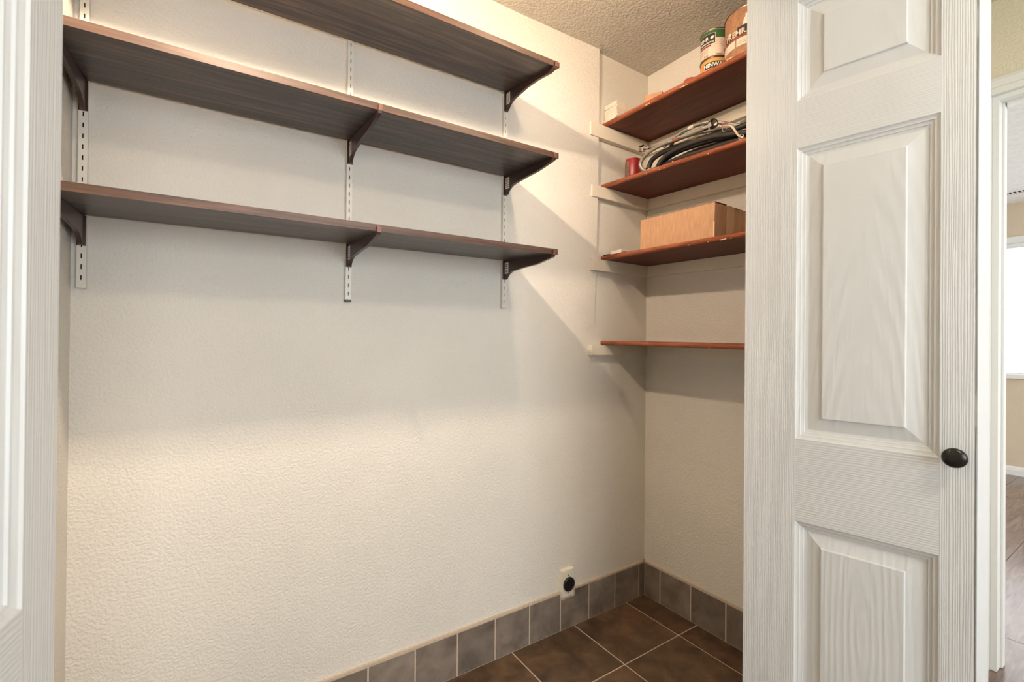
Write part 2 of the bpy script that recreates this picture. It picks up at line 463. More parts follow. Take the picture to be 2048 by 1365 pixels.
for i in range(44):
    z = 0.03 + i * 0.026
    if first is None:
        first = mk('slat', lambda bm: hexa(bm, [(-0.012, WY0 + 0.06, -0.004), (0.012, WY0 + 0.06, 0.003), (0.012, WY1 - 0.06, 0.003), (-0.012, WY1 - 0.06, -0.004), (-0.012, WY0 + 0.06, -0.003), (0.012, WY0 + 0.06, 0.004), (0.012, WY1 - 0.06, 0.004), (-0.012, WY1 - 0.06, -0.003)]), 'blind_slat', bl)
        first.location = (0, 0, z)
    else: copy_to(first, bl, (0, 0, z))
bx('bottom_rail', (-0.014, WY0 + 0.06, 0.004), (0.014, WY1 - 0.06, 0.018), 'white_trim', bl, 0.002)
vt = tag(empty('ceiling_vent', (4.03, -0.55, FARH)), 'white ceiling air vent with dark slots in the far room', 'vent')
def vf(bm):
    box(bm, (-0.07, -0.16, -0.012), (0.07, -0.125, 0)); box(bm, (-0.07, 0.125, -0.012), (0.07, 0.16, 0))
    box(bm, (-0.07, -0.125, -0.012), (-0.045, 0.125, 0)); box(bm, (0.045, -0.125, -0.012), (0.07, 0.125, 0))
mk('frame', vf, 'white_trim', vt)
bx('backing', (-0.045, -0.125, -0.002), (0.045, 0.125, 0), 'slot_dark', vt)
for i in range(9):
    yy = -0.11 + i * 0.0275
    bx('slat', (-0.045, yy - 0.004, -0.01), (0.045, yy + 0.004, -0.003), 'white_trim', vt)

# ------------------------------------------------------------------ bifold doors
LW, LT, LZ = 0.404, 0.034, 2.03
PX0, PX1 = 0.111, 0.3555
PZ = [(0.235, 0.768), (0.9575, 1.630), (1.7400, 1.972)]
Z0 = 0.022
def leaf_frame(bm):
    box(bm, (0, 0, Z0), (PX0, LT, LZ + Z0), 0); box(bm, (PX1, 0, Z0), (LW, LT, LZ + Z0), 0)
    zz = [Z0] + [v for p in PZ for v in p] + [LZ + Z0]
    for a, b in zip(zz[0::2], zz[1::2]): box(bm, (PX0, 0, a), (PX1, LT, b), 1)
    bmesh.ops.remove_doubles(bm, verts=bm.verts, dist=1e-5)
PROF = [(0, 0), (0.0015, 0.0022), (0.006, 0.0042), (0.0085, 0.0046), (0.0095, 0.0068), (0.0135, 0.0082), (0.0155, 0.0084), (0.0165, 0.0102), (0.0215, 0.0112), (0.0235, 0.0112), (0.0495, 0.0052), (0.0505, 0.0022), (0.052, 0.0016)]
def leaf_panel(z0, z1):
    def f(bm):
        for side in (0, 1):
            prev = None
            for ins, dp in PROF:
                yy = dp if side == 0 else LT - dp
                r = [bm.verts.new(p) for p in ((PX0 + ins, yy, z0 + ins), (PX1 - ins, yy, z0 + ins), (PX1 - ins, yy, z1 - ins), (PX0 + ins, yy, z1 - ins))]
                if prev:
                    for i in range(4): bm.faces.new((prev[i], prev[(i + 1) % 4], r[(i + 1) % 4], r[i]))
                prev = r
            bm.faces.new(prev)
    return f
leaf0 = None
def make_leaf(door, loc, ang):
    global leaf0
    if leaf0 is None:
        lf = mk('leaf', leaf_frame, ['door_stile', 'door_rail'], door)
        for z0, z1 in PZ: mk('panel', leaf_panel(z0, z1), 'door_panel', lf)
        leaf0 = lf
    else:
        lf = copy_to(leaf0, door)
        for ch in list(leaf0.children):
            if ch.name.startswith('panel'): copy_to(ch, lf)
    lf.location = loc; lf.rotation_euler = (0, 0, ang)
    return lf
def rotz(v, a): return Vector((v[0] * math.cos(a) - v[1] * math.sin(a), v[0] * math.sin(a) + v[1] * math.cos(a), 0))
d1 = struct(empty('door_1', (-0.35, -0.85, 0)), 'white panelled bifold door folded open at right with a dark knob', 'door')
O1 = Vector((-0.35, -0.85, 0))
aB = math.radians(101.18 - 180)
pB = Vector((-0.6120, -0.8247, 0))
lfB = make_leaf(d1, pB - O1, aB)
# knob
KX, KZ = 0.3772, 0.9645
M = Matrix.Translation((KX, 0, KZ)) @ Matrix.Rotation(math.radians(90), 4, 'X')
mk('knob', lambda bm: lathe(bm, [(0.0085, 0), (0.0085, 0.002), (0.0065, 0.004), (0.006, 0.012), (0.0075, 0.015), (0.0150, 0.0175), (0.0182, 0.0205), (0.0186, 0.0225), (0.0172, 0.0258), (0.013, 0.0288), (0.006, 0.0303), (0.0005, 0.0306)], 36, M), 'bronze', lfB, smooth=True)
# the leaf behind, hinged to the first at its near edge
aA = math.radians(73)
nb = pB + rotz((LW, LT), aB)
J = nb + Vector((0.0035, -0.003, 0))
pA = J + Vector((math.sin(aA), -math.cos(aA), 0)) * LT
make_leaf(d1, pA - O1, aA)
for z in (0.3, 1.05, 1.8):
    o = mk('hinge', lambda bm: lathe(bm, [(0.0035, -0.03), (0.0035, 0.03)], 10), 'white_metal', d1, smooth=True, angle=40)
    o.location = nb - O1 + Vector((0.004, 0.006, z))
# left pair
O2 = Vector((-1.95, -0.85, 0))
d2 = struct(empty('door_2', O2), 'white panelled bifold door close to the camera at left', 'door')
aC = math.radians(78.82)
pC = Vector((-1.838, -0.891, 0)) - rotz((LW, 0), aC)
make_leaf(d2, pC - O2, aC)
aD = math.radians(-86)
nC = pC + rotz((0, LT), aC)
pD = Vector((-2.012, -0.88, 0))
make_leaf(d2, pD - O2, aD)

# ------------------------------------------------------------------ dark wall shelves on slotted uprights
UPR = [(-1.972, 1.291), (-1.3695, 1.2945), (-0.806, 1.3025)]
UW = 0.0165; UY = -0.013
def upright(bm, zb, zt):
    yb = -0.0135
    y0 = 0.0
    h = UW / 2
    box(bm, (-h, yb + 0.0015, zb), (-h + 0.0015, y0, zt)); box(bm, (h - 0.0015, yb + 0.0015, zb), (h, y0, zt))
    box(bm, (-h, yb, zb), (-0.0012, yb + 0.0015, zt)); box(bm, (0.0012, yb, zb), (h, yb + 0.0015, zt))
    z = zb; s = zb + 0.018
    while s < zt - 0.02:
        box(bm, (-0.0012, yb, z), (0.0012, yb + 0.0015, s)); z = s + 0.011; s = z + 0.0144
    box(bm, (-0.0012, yb, z), (0.0012, yb + 0.0015, zt))
NAMES = ['slotted white shelf upright beside the left wall', 'slotted white shelf upright in the middle with a black end', 'slotted white shelf upright at the right end of the dark shelves']
for i, (x, zb) in enumerate(UPR):
    zt = (2.12, 2.12, 2.104)[i]
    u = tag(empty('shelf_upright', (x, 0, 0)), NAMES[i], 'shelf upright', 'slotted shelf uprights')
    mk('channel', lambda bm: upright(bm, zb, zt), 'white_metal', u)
    bx('slot_shade', (-UW / 2 + 0.0015, -0.004, zb + 0.001), (UW / 2 - 0.0015, -0.0025, zt - 0.002), 'slot_dark' if i == 0 else 'slot_shaded_paint', u)  # strip behind the slots, its colour carries the shade inside the channel
    if i == 1: bx('end_cap', (-UW / 2 - 0.0005, -0.015, zb - 0.0015), (UW / 2 + 0.0005, -0.001, zb + 0.006), 'black_plastic', u, 0.001)
YB, YFR = -0.0145, -0.302
SX0, SX1, ST = -1.986, -0.786, 0.0175
SH = [  # rear-left, rear-right, front-left, front-right underside heights
    (2.074, 2.108, 2.034, 2.064), (1.774, 1.794, 1.746, 1.770), (1.460, 1.480, 1.443, 1.459)]
SN = ['top dark walnut laminate wall shelf', 'middle dark walnut laminate wall shelf', 'lowest dark walnut laminate wall shelf']
PARTW = ['topmost', 'middle', 'lowest']
def shz(s, x, y):
    u = (x - SX0) / (SX1 - SX0); v = (y - YB) / (YFR - YB)
    return (s[0] * (1 - u) + s[1] * u) * (1 - v) + (s[2] * (1 - u) + s[3] * u) * v
BN = ['beside the left wall', 'on the middle upright', 'at the right end']
for k, s in enumerate(SH):
    sh = tag(empty('wall_shelf', (SX0, 0, s[0])), SN[k] + ' on the long wall', 'shelf', 'dark laminate wall shelves')
    off = Vector((SX0, 0, s[0]))
    def P(x, y, dz): return Vector((x, y, shz(s, x, y) + dz)) - off
    def board(bm):
        ye = YFR + 0.0015
        hexa(bm, [P(SX0, ye, 0), P(SX1, ye, 0), P(SX1, YB, 0), P(SX0, YB, 0), P(SX0, ye, ST), P(SX1, ye, ST), P(SX1, YB, ST), P(SX0, YB, ST)])
    mk('board', board, 'walnut_laminate', sh, 0.0008)
    def band(bm):
        ye = YFR + 0.0015
        hexa(bm, [P(SX0, YFR, 0), P(SX1, YFR, 0), P(SX1, ye, 0), P(SX0, ye, 0), P(SX0, YFR, ST), P(SX1, YFR, ST), P(SX1, ye, ST), P(SX0, ye, ST)])
    mk('edge_band', band, 'walnut_edge', sh)
    for i, (x, zb) in enumerate(UPR):
        if k == 0 and i == 1: continue
        zr = shz(s, x, YB); zf = shz(s, x, YFR)
        b = tag(empty('shelf_bracket', (x, -0.0138, zr)), 'dark brown shelf bracket under the %s dark shelf, %s' % (PARTW[k], BN[i]), 'bracket', 'dark brown shelf brackets')
        dz = zf - zr; L = YFR + 0.0138
        def arm(bm):
            t = 0.0045
            n = 12; lower = []
            # lower outline: wall leg, concave sweep, long arm, rounded tip
            for q in range(n + 1):
                u = q / n
                yy = -0.016 - 0.062 * (u ** 1.25)
                zz = -0.071 + (0.071 - 0.046) * (1 - (1 - u) ** 2.2)
                lower.append((yy, zz))
            lower += [(-0.14, -0.043), (-0.20, -0.0395 + dz * 0.15), (L + 0.02, dz - 0.0125), (L - 0.004, dz - 0.009), (L - 0.0085, dz + 0.002), (L - 0.0085, dz + 0.012)]
            poly = [(0, -0.001), (0, -0.071)] + lower + [(L - 0.0015, dz + 0.012), (L - 0.0015, dz - 0.0008)]
            prism(bm, poly, 0, -t, t)
        ar = mk('arm', arm, 'bracket_brown', b)
        mk('lip', lambda bm: hexa(bm, [(-0.0047, L - 0.0090, dz - 0.004), (0.0047, L - 0.0090, dz - 0.004), (0.0047, L - 0.0083, dz - 0.004), (-0.0047, L - 0.0083, dz - 0.004), (-0.0047, L - 0.0090, dz + 0.0122), (0.0047, L - 0.0090, dz + 0.0122), (0.0047, L - 0.0083, dz + 0.0122), (-0.0047, L - 0.0083, dz + 0.0122)]), 'bracket_lip', ar)
        bx('wall_flange', (-0.0085, -0.004, -0.0715), (0.0085, 0.0, -0.001), 'bracket_brown', b, 0.0008)
        if i > 0:
            st = bx('price_sticker', (-0.0052, -0.034, -0.052), (-0.0044, -0.011, -0.012), 'print_white', b)
            for m in range(5):
                bx('print_bar', (-0.0054, -0.031, -0.047 + m * 0.0065), (-0.0051, -0.014 - 0.002 * (m % 2), -0.0442 + m * 0.0065), 'barcode_dark', st)

# ------------------------------------------------------------------ reddish shelves on painted cleats (right wall)
RS = [  # rear z (at the back wall) underside, near z, front x at back wall, front x near
    (2.117, 2.107, -0.300, -0.292, 0.058), (1.851, 1.829, -0.300, -0.282, 0.050), (1.537, 1.523, -0.300, -0.290, 0.050), (1.168, 1.158, -0.298, -0.292, 0.044)]
RN = ['topmost reddish brown wooden shelf holding paint cans', 'second reddish brown wooden shelf holding coiled hoses',
      'third reddish brown wooden shelf holding a cardboard box', 'lowest empty reddish brown wooden shelf']
CN = ['under the paint can shelf', 'under the hose shelf', 'under the cardboard box shelf', 'under the lowest reddish shelf']
YE = -0.79; RT = 0.019
def rz(k, y): return RS[k][0] + (RS[k][1] - RS[k][0]) * (-y / 0.64)
def rtop(k, y): return rz(k, y) + RT
def rfx(k, y): return RS[k][2] + (RS[k][3] - RS[k][2]) * (-y / 0.64)
for k, r in enumerate(RS):
    sh = tag(empty('wooden_shelf', (0, 0, r[0])), RN[k], 'shelf', 'reddish wooden shelves')
    zn = rz(k, YE) - r[0]; xn = rfx(k, YE); y0 = -0.002; x1 = -0.001
    def board(bm):
        xa = r[2] + 0.010; xb = xn + 0.010
        hexa(bm, [(xb, YE, zn), (x1, YE, zn), (x1, y0, 0), (xa, y0, 0), (xb, YE, zn + RT), (x1, YE, zn + RT), (x1, y0, RT), (xa, y0, RT)])
    mk('board', board, 'mahogany', sh, 0.0006)
    def nose(bm):
        prof = []
        for q in range(7):
            a = -math.pi / 2 + math.pi * q / 6
            prof.append((-math.cos(a), RT / 2 + RT / 2 * math.sin(a)))
        A = [(r[2] + 0.010 + 0.010 * c, y0, z) for c, z in prof]; B = [(xn + 0.010 + 0.010 * c, YE, z + zn) for c, z in prof]
        va = [bm.verts.new(p) for p in A]; vb = [bm.verts.new(p) for p in B]; n = len(va)
        bm.faces.new(va); bm.faces.new(vb[::-1])
        for q in range(n): bm.faces.new((va[q], vb[q], vb[(q + 1) % n], va[(q + 1) % n]))
    mk('front_edge', nose, 'mahogany_edge', sh, smooth=True, angle=50)
    rnd = random.Random(k + 3)
    for q in range(5 if k < 3 else 2):
        yy = -rnd.uniform(0.12, 0.62); fx = rfx(k, yy); zz = rz(k, yy) - r[0]; ln = rnd.choice((0.003, 0.004, 0.006, 0.022)) 
        top = rnd.random() < 0.35
        zc = zz + (RT - 0.003 if top else 0.0022)
        bx('edge_chip', (fx + 0.0008, yy - ln, zc - 0.0012), (fx + 0.0036, yy, zc + 0.0012), 'paint_chip', sh)
    # cleats
    ch = r[4]
    xc = (-0.383, -0.373, -0.367, -0.367)[k]
    tag(bx('shelf_cleat', (xc, -0.0225, r[0] - ch), (-0.0, -0.0, r[0] - 0.001), 'cleat_paint', None, 0.001), 'painted wooden cleat on the long wall ' + CN[k], 'cleat', 'painted shelf cleats')
    def cl(bm):
        t = 0.019
        hexa(bm, [(-t, YE, zn - ch), (0, YE, zn - ch), (0, -0.0227, -ch), (-t, -0.0227, -ch), (-t, YE, zn - 0.001), (0, YE, zn - 0.001), (0, -0.0227, -0.001), (-t, -0.0227, -0.001)])
    o = mk('shelf_cleat', cl, 'cleat_paint', None, 0.001); o.location = (0, 0, r[0])
    tag(o, 'painted wooden cleat on the short wall ' + CN[k], 'cleat', 'painted shelf cleats')

# ------------------------------------------------------------------ things on the topmost reddish shelf
def text_mesh(s, size, bold=0.0):
    cu = bpy.data.curves.new('lettering', 'FONT'); cu.body = s; cu.size = size; cu.offset = bold; cu.resolution_u = 3
    cu.align_x = 'CENTER'; cu.align_y = 'CENTER'
    o = bpy.data.objects.new('lettering', cu); COL.objects.link(o)
    dg = bpy.context.evaluated_depsgraph_get(); me = bpy.data.meshes.new_from_object(o.evaluated_get(dg))
    COL.objects.unlink(o); bpy.data.objects.remove(o); bpy.data.curves.remove(cu)
    bm = bmesh.new(); bm.from_mesh(me); bpy.data.meshes.remove(me)
    bmesh.ops.triangulate(bm, faces=bm.faces)
    return bm
def wrap(bm, R, ang, z, arc=0.0):
    """bend flat xy geometry round a cylinder; +x runs counter-clockwise when seen from above, i.e. to the right for a viewer"""
    for _ in range(2):
        lng = [e for e in bm.edges if abs(e.verts[0].co.x - e.verts[1].co.x) > 0.006]
        if lng: bmesh.ops.subdivide_edges(bm, edges=lng, cuts=1)
    for v in bm.verts:
        a = ang + v.co.x / R; y = v.co.y
        v.co = Vector((R * math.cos(a), R * math.sin(a), z + y))
def wrapped_text(s, size, R, ang, z, mat, parent, bold=0.0, name='lettering'):
    bm = text_mesh(s, size, bold); wrap(bm, R, ang, z)
    return finish(bm, name, mat, parent)
def patch(R, a0, a1, z0, z1, mat, parent, name, seg=12):
    bm = bmesh.new(); n = seg
    lo = []; hi = []
    for i in range(n + 1):
        a = a0 + (a1 - a0) * i / n
        lo.append(bm.verts.new((R * math.cos(a), R * math.sin(a), z0))); hi.append(bm.verts.new((R * math.cos(a), R * math.sin(a), z1)))
    for i in range(n): bm.faces.new((lo[i], lo[i + 1], hi[i + 1], hi[i]))
    return finish(bm, name, mat, parent, smooth=True)
def rims(c, R, h, both=True):
    for z in ((0.0, h) if both else (h,)):
        mk('rim', lambda bm: lathe(bm, [(R - 0.003, z - 0.0 if z else 0), (R + 0.0018, z + (0 if z == 0 else -0.004)), (R + 0.0026, z + (0.002 if z == 0 else -0.002)), (R + 0.0018, z + (0.004 if z == 0 else 0)), (R - 0.003, z + (0.004 if z == 0 else 0))], 48), 'can_metal', c, smooth=True, angle=35)
def facing(x, y): return math.atan2(CAM[1] - y, CAM[0] - x)
CX, CY, CR, CH = -0.140, -0.432, 0.0485, 0.106
zt = rtop(0, CY) + 0.0005
# stain can (below)
c = tag(empty('stain_can', (CX, CY, zt)), 'round yellow and orange wood stain can under the green labelled paint can', 'can')
f = facing(CX, CY)
mk('body', lambda bm: lathe(bm, [(CR, 0.003), (CR, CH - 0.003)], 48), 'can_orange', c, smooth=True, angle=35)
patch(CR + 0.0004, f - 1.7, f + 1.7, CH - 0.0165, CH - 0.006, 'can_yellow', c, 'label_band', 24)
rims(c, CR, CH)
patch(CR + 0.0007, f - 0.75, f + 0.80, 0.067, 0.089, 'print_dark', c, 'logo_panel', 20)
patch(CR + 0.0004, f - 1.7, f + 1.7, 0.006, 0.065, 'can_cream', c, 'label_lower', 24)
wrapped_text('MINWAX', 0.0195, CR + 0.0011, f + 0.03, 0.078, 'print_white', c, 0.0006)
# paint can with a green band (above)
zt2 = zt + CH + 0.0005
c = tag(empty('paint_can', (CX, CY, zt2)), 'paint can with green band and cream label standing on a stain can', 'can')
mk('body', lambda bm: lathe(bm, [(CR, 0.003), (CR, CH - 0.003)], 48), 'can_cream', c, smooth=True, angle=35)
rims(c, CR, CH)
mk('lid', lambda bm: lathe(bm, [(CR - 0.004, CH - 0.006), (CR - 0.004, CH - 0.002)], 36), 'can_metal', c)
patch(CR + 0.0004, f - 1.75, f + 1.75, CH - 0.036, CH - 0.005, 'can_green', c, 'green_band', 28)
a0, a1 = f - 1.25, f + 0.05
patch(CR + 0.0007, a0, a1 + 0.03, CH - 0.0565, CH - 0.0165, 'print_white', c, 'logo_border', 20)
patch(CR + 0.0009, a0, a1, CH - 0.0555, CH - 0.0175, 'print_dark', c, 'logo_panel', 20)
wrapped_text('BEHR', 0.018, CR + 0.0013, f - 0.86, CH - 0.0335, 'print_white', c, 0.0005)
# small bear-shaped mark beside the lettering
def bear(bm):
    pts = [(-0.008, -0.006), (-0.005, -0.006), (-0.004, -0.001), (0.0, -0.002), (0.001, -0.006), (0.004, -0.006), (0.004, -0.001), (0.0075, 0.001), (0.0095, 0.0035), (0.0065, 0.0045), (0.0025, 0.0050), (-0.003, 0.0050), (-0.0075, 0.003)]
    bm.faces.new([bm.verts.new((x, y, 0)) for x, y in pts]); bmesh.ops.triangulate(bm, faces=bm.faces)
bm = bmesh.new(); bear(bm); bmesh.ops.scale(bm, vec=(0.85, 0.85, 1), verts=bm.verts); wrap(bm, CR + 0.0013, f - 0.15, CH - 0.032); finish(bm, 'bear_mark', 'print_white', c)
wrapped_text('PREMIUM PLUS', 0.0085, CR + 0.0013, f - 0.57, CH - 0.0485, 'print_white', c, 0.0002)
patch(CR + 0.0007, f - 1.3, f - 0.25, CH - 0.064, CH - 0.0575, 'can_red', c, 'red_stripe', 16)
for i in range(3): patch(CR + 0.0006, f - 1.15, f - 0.42 - 0.05 * i, CH - 0.071 - i * 0.0062, CH - 0.0702 - i * 0.0062, 'barcode_dark', c, 'print_line', 10)
wrapped_text('Base', 0.0095, CR + 0.0008, f - 0.62, 0.0115, 'print_dark', c)
for i in range(4): patch(CR + 0.0006, f + 0.42 + 0.06 * (i == 3), f + 0.95, 0.058 - i * 0.0062, 0.0588 - i * 0.0062, 'barcode_dark', c, 'print_line', 10)
for i in range(7): patch(CR + 0.0006, f + 0.70 + i * 0.045, f + 0.70 + i * 0.045 + (0.03 if i % 2 else 0.018), 0.010, 0.030, 'barcode_dark', c, 'barcode_bar', 2)
patch(CR + 0.0006, f + 0.12, f + 0.52, 0.0085, 0.0105, 'barcode_dark', c, 'print_line', 8)
# large picture label can
GX, GY, GR, GH = -0.150, -0.578, 0.083, 0.190
c = tag(empty('paint_can', (GX, GY, rtop(0, GY) + 0.002)), 'large paint can with a brown picture label half hidden by the door', 'can')
f = facing(GX, GY)
mk('body', lambda bm: lathe(bm, [(GR, 0.003), (GR, GH - 0.003)], 64), 'can_brown', c, smooth=True, angle=35)
rims(c, GR, GH)
mk('lid', lambda bm: lathe(bm, [(GR - 0.006, GH - 0.007), (GR - 0.006, GH - 0.002)], 36), 'can_metal', c)
patch(GR + 0.0005, f - 1.6, f - 0.62, 0.060, 0.0865, 'can_cream', c, 'label_lower', 16)
patch(GR + 0.0005, f - 0.56, f + 1.2, 0.060, 0.0865, 'can_cream', c, 'label_lower', 24)
patch(GR + 0.0005, f - 1.6, f + 1.2, 0.0875, 0.0945, 'can_red', c, 'label_stripe', 24)
for i in range(2): patch(GR + 0.0009, f - 0.5, f + 0.1, 0.0735 - i * 0.006, 0.0745 - i * 0.006, 'barcode_dark', c, 'print_line', 8)
patch(GR + 0.0007, f - 1.18, f - 0.72, 0.095, 0.115, 'print_dark', c, 'letter_block', 8)  # dark blocks printed behind the letters
patch(GR + 0.0007, f - 0.52, f - 0.05, 0.095, 0.125, 'print_dark', c, 'letter_block', 8)
wrapped_text('PREMIUM', 0.026, GR + 0.0011, f - 0.47, 0.106, 'can_cream', c, 0.0006)
for (aa, zz, w, h) in ((-0.20, 0.138, 0.020, 0.022), (-0.17, 0.152, 0.010, 0.018), (-0.92, 0.119, 0.016, 0.008), (0.03, 0.138, 0.006, 0.026)):
    bm = bmesh.new(); bm.faces.new([bm.verts.new(p) for p in ((-w / 2, -h / 2, 0), (w / 2, -h / 2, 0), (w / 3, h / 2, 0), (-w / 5, h / 2, 0))])
    wrap(bm, GR + 0.0009, f + aa, zz); finish(bm, 'picture_shape', 'print_white', c)
# low reddish lid
lx, ly = -0.215, -0.383
c = tag(empty('jar', (lx, ly, rtop(0, ly) + 0.0005)), 'small low jar with a reddish lid left of the stain can', 'jar')
mk('body', lambda bm: lathe(bm, [(0.021, 0), (0.022, 0.003), (0.022, 0.026)], 28), 'rust_grey', c, smooth=True, angle=35)
mk('lid', lambda bm: lathe(bm, [(0.0235, 0.026), (0.0235, 0.040), (0.022, 0.042)], 28), 'red_lid', c, smooth=True, angle=35)
# small wooden block
p0, p1 = Vector((-0.258, -0.199)), Vector((-0.2315, -0.266))
ang = math.atan2((p1 - p0).y, (p1 - p0).x)
o = bx('wood_block', (0, 0, 0), ((p1 - p0).length, 0.045, 0.0475), 'wood_block', None, 0.001)
o.location = (p0.x, p0.y, rtop(0, -0.25) + 0.0015); o.rotation_euler = (0, 0, ang)
tag(o, 'small tan wood block on the paint can shelf beside the white tiles', 'block')
# stack of white tiles
nt = 8; tz = 0.0088
lab = ['lowest', 'second lowest', 'third lowest', 'fourth lowest', 'fourth from top', 'third from top', 'second from top', 'topmost']
for i in range(nt):
    t = tag(empty('wall_tile', (-0.292 + random.uniform(-0.002, 0.002) + (0.004 if i in (1, 5) else 0), -0.0805 + random.uniform(-0.0015, 0.0015), rtop(0, 0) + 0.0002 + i * (tz + 0.0003)), random.uniform(-0.012, 0.012)),
            'white rectangular wall tile, %s of the stack by the corner' % lab[i], 'tile', 'stacked white wall tiles')
    mk('glaze', lambda bm: box(bm, (0, 0, 0.0058), (0.150, 0.0755, tz)), 'white_tile', t, 0.0018)
    mk('clay_body', lambda bm: box(bm, (0.0016, 0.0016, 0), (0.1484, 0.0739, 0.006)), 'tile_back', t, 0.0008)

# ------------------------------------------------------------------ things on the hose shelf
def hexnut(bm, c, d, r, L, mi=0):
    d = Vector(d).normalized(); a = d.cross(Vector((0.1, 0.2, 1))).normalized(); b = a.cross(d); c = Vector(c)
    rings = []
    for t, rr in ((-L / 2, r * 0.93), (-L / 2 + 0.002, r), (L / 2 - 0.002, r), (L / 2, r * 0.93)):
        rings.append([bm.verts.new(c + d * t + (a * math.cos(math.pi * j / 3) + b * math.sin(math.pi * j / 3)) * rr) for j in range(6)])
    for p, q in zip(rings, rings[1:]):
        for j in range(6): bm.faces.new((p[j], p[(j + 1) % 6], q[(j + 1) % 6], q[j])).material_index = mi
    bm.faces.new(rings[0][::-1]).material_index = mi; bm.faces.new(rings[-1]).material_index = mi
def cyl(bm, c, d, r, L, seg=20, mi=0, inner=0.0):
    d = Vector(d).normalized(); a = d.cross(Vector((0.1, 0.2, 1))).normalized(); b = a.cross(d); c = Vector(c)
    prof = [(r, -L / 2), (r, L / 2)] + ([(inner, L / 2), (inner, -L / 2 * 0.2)] if inner else [])
    rings = [[bm.verts.new(c + d * t + (a * math.cos(2 * math.pi * j / seg) + b * math.sin(2 * math.pi * j / seg)) * rr) for j in range(seg)] for rr, t in prof]
    for p, q in zip(rings, rings[1:]):
        for j in range(seg): bm.faces.new((p[j], p[(j + 1) % seg], q[(j + 1) % seg], q[j])).material_index = mi
    bm.faces.new(rings[0][::-1]).material_index = mi; bm.faces.new(rings[-1]).material_index = mi
# braided hose with the loop at the left end
h1 = tag(empty('braided_hose', (-0.22, -0.3, rtop(1, -0.3))), 'braided steel hose looping down at the left end of the coil, copper end showing', 'hose', 'hoses coiled on the shelf')
def local(o, pts): return [Vector(p) - o.location for p in pts]
mk('hose', lambda bm: tube(bm, local(h1, [(-0.19, -0.275, 1.872), (-0.225, -0.224, 1.8725), (-0.235, -0.191, 1.882), (-0.235, -0.168, 1.9026), (-0.235, -0.162, 1.924), (-0.235, -0.178, 1.9416), (-0.235, -0.2077, 1.9558), (-0.235, -0.246, 1.9615), (-0.235, -0.287, 1.963), (-0.232, -0.318, 1.962)]), 0.0075, 12), 'braided_steel', h1, smooth=True)
mk('copper_end', lambda bm: (cyl(bm, Vector((-0.231, -0.331, 1.9605)) - h1.location, (0, -1, -0.05), 0.0062, 0.028),), 'copper', h1, smooth=True, angle=40)
# braided hose with big chrome nut
h2 = tag(empty('braided_hose', (-0.22, -0.4, rtop(1, -0.4))), 'thick braided steel hose with a large open chrome nut on top of the coil', 'hose', 'hoses coiled on the shelf')
mk('hose', lambda bm: tube(bm, local(h2, [(-0.17, -0.255, 1.945), (-0.20, -0.285, 1.962), (-0.22, -0.3114, 1.9665), (-0.22, -0.350, 1.9670), (-0.22, -0.387, 1.9655), (-0.222, -0.4234, 1.9635), (-0.226, -0.452, 1.9615)]), 0.0088, 12), 'braided_steel', h2, smooth=True)
mk('ferrule', lambda bm: cyl(bm, Vector((-0.228, -0.463, 1.9605)) - h2.location, (0, -1, -0.04), 0.0100, 0.024), 'chrome', h2, smooth=True, angle=40)
def nut2(bm):
    d = (-0.35, -1, 0.10); hexnut(bm, Vector((-0.231, -0.480, 1.9590)) - h2.location, d, 0.0155, 0.010); cyl(bm, Vector((-0.2345, -0.4905, 1.9600)) - h2.location, d, 0.0165, 0.014, 24, 0, 0.0115)
nn = mk('coupling_nut', nut2, 'chrome', h2, smooth=True, angle=35)
# thin braided line with the small chrome nut at the far left
h3 = tag(empty('braided_hose', (-0.2, -0.3, rtop(1, -0.3))), 'thin braided hose with a small chrome nut at the left of the coil', 'hose', 'hoses coiled on the shelf')
mk('hose', lambda bm: tube(bm, local(h3, [(-0.21, -0.195, 1.986), (-0.21, -0.2426, 1.9785), (-0.208, -0.2838, 1.974), (-0.20, -0.33, 1.975), (-0.19, -0.40, 1.972), (-0.18, -0.47, 1.962), (-0.18, -0.54, 1.945), (-0.17, -0.62, 1.92)]), 0.0062, 10), 'braided_steel', h3, smooth=True)
mk('coupling_nut', lambda bm: (hexnut(bm, Vector((-0.21, -0.156, 1.9945)) - h3.location, (0, -1, -0.2), 0.0145, 0.016), cyl(bm, Vector((-0.21, -0.1445, 1.9968)) - h3.location, (0, 1, 0.2), 0.0135, 0.008, 20, 0, 0.010)), 'chrome', h3, smooth=True, angle=35)
mk('neck', lambda bm: (cyl(bm, Vector((-0.21, -0.178, 1.990)) - h3.location, (0, -1, -0.2), 0.0065, 0.03), cyl(bm, Vector((-0.21, -0.183, 1.989)) - h3.location, (0, -1, -0.2), 0.0085, 0.008)), 'chrome', h3, smooth=True, angle=40)
h4 = tag(empty('braided_hose', (-0.16, -0.4, rtop(1, -0.4))), 'upper thin braided hose arching over the back of the coil', 'hose', 'hoses coiled on the shelf')
mk('hose', lambda bm: tube(bm, local(h4, [(-0.17, -0.225, 1.985), (-0.165, -0.2575, 2.002), (-0.16, -0.3059, 2.0175), (-0.16, -0.3409, 2.0215), (-0.16, -0.371, 2.0215), (-0.16, -0.422, 2.0120), (-0.16, -0.4706, 1.9918), (-0.16, -0.5203, 1.965), (-0.16, -0.59, 1.93), (-0.16, -0.66, 1.905)]), 0.0070, 10), 'braided_steel', h4, smooth=True)
mk('crimp_sleeve', lambda bm: cyl(bm, Vector((-0.16, -0.350, 2.0217)) - h4.location, (0, -1, 0), 0.0080, 0.022), 'white_metal', h4, smooth=True, angle=40)
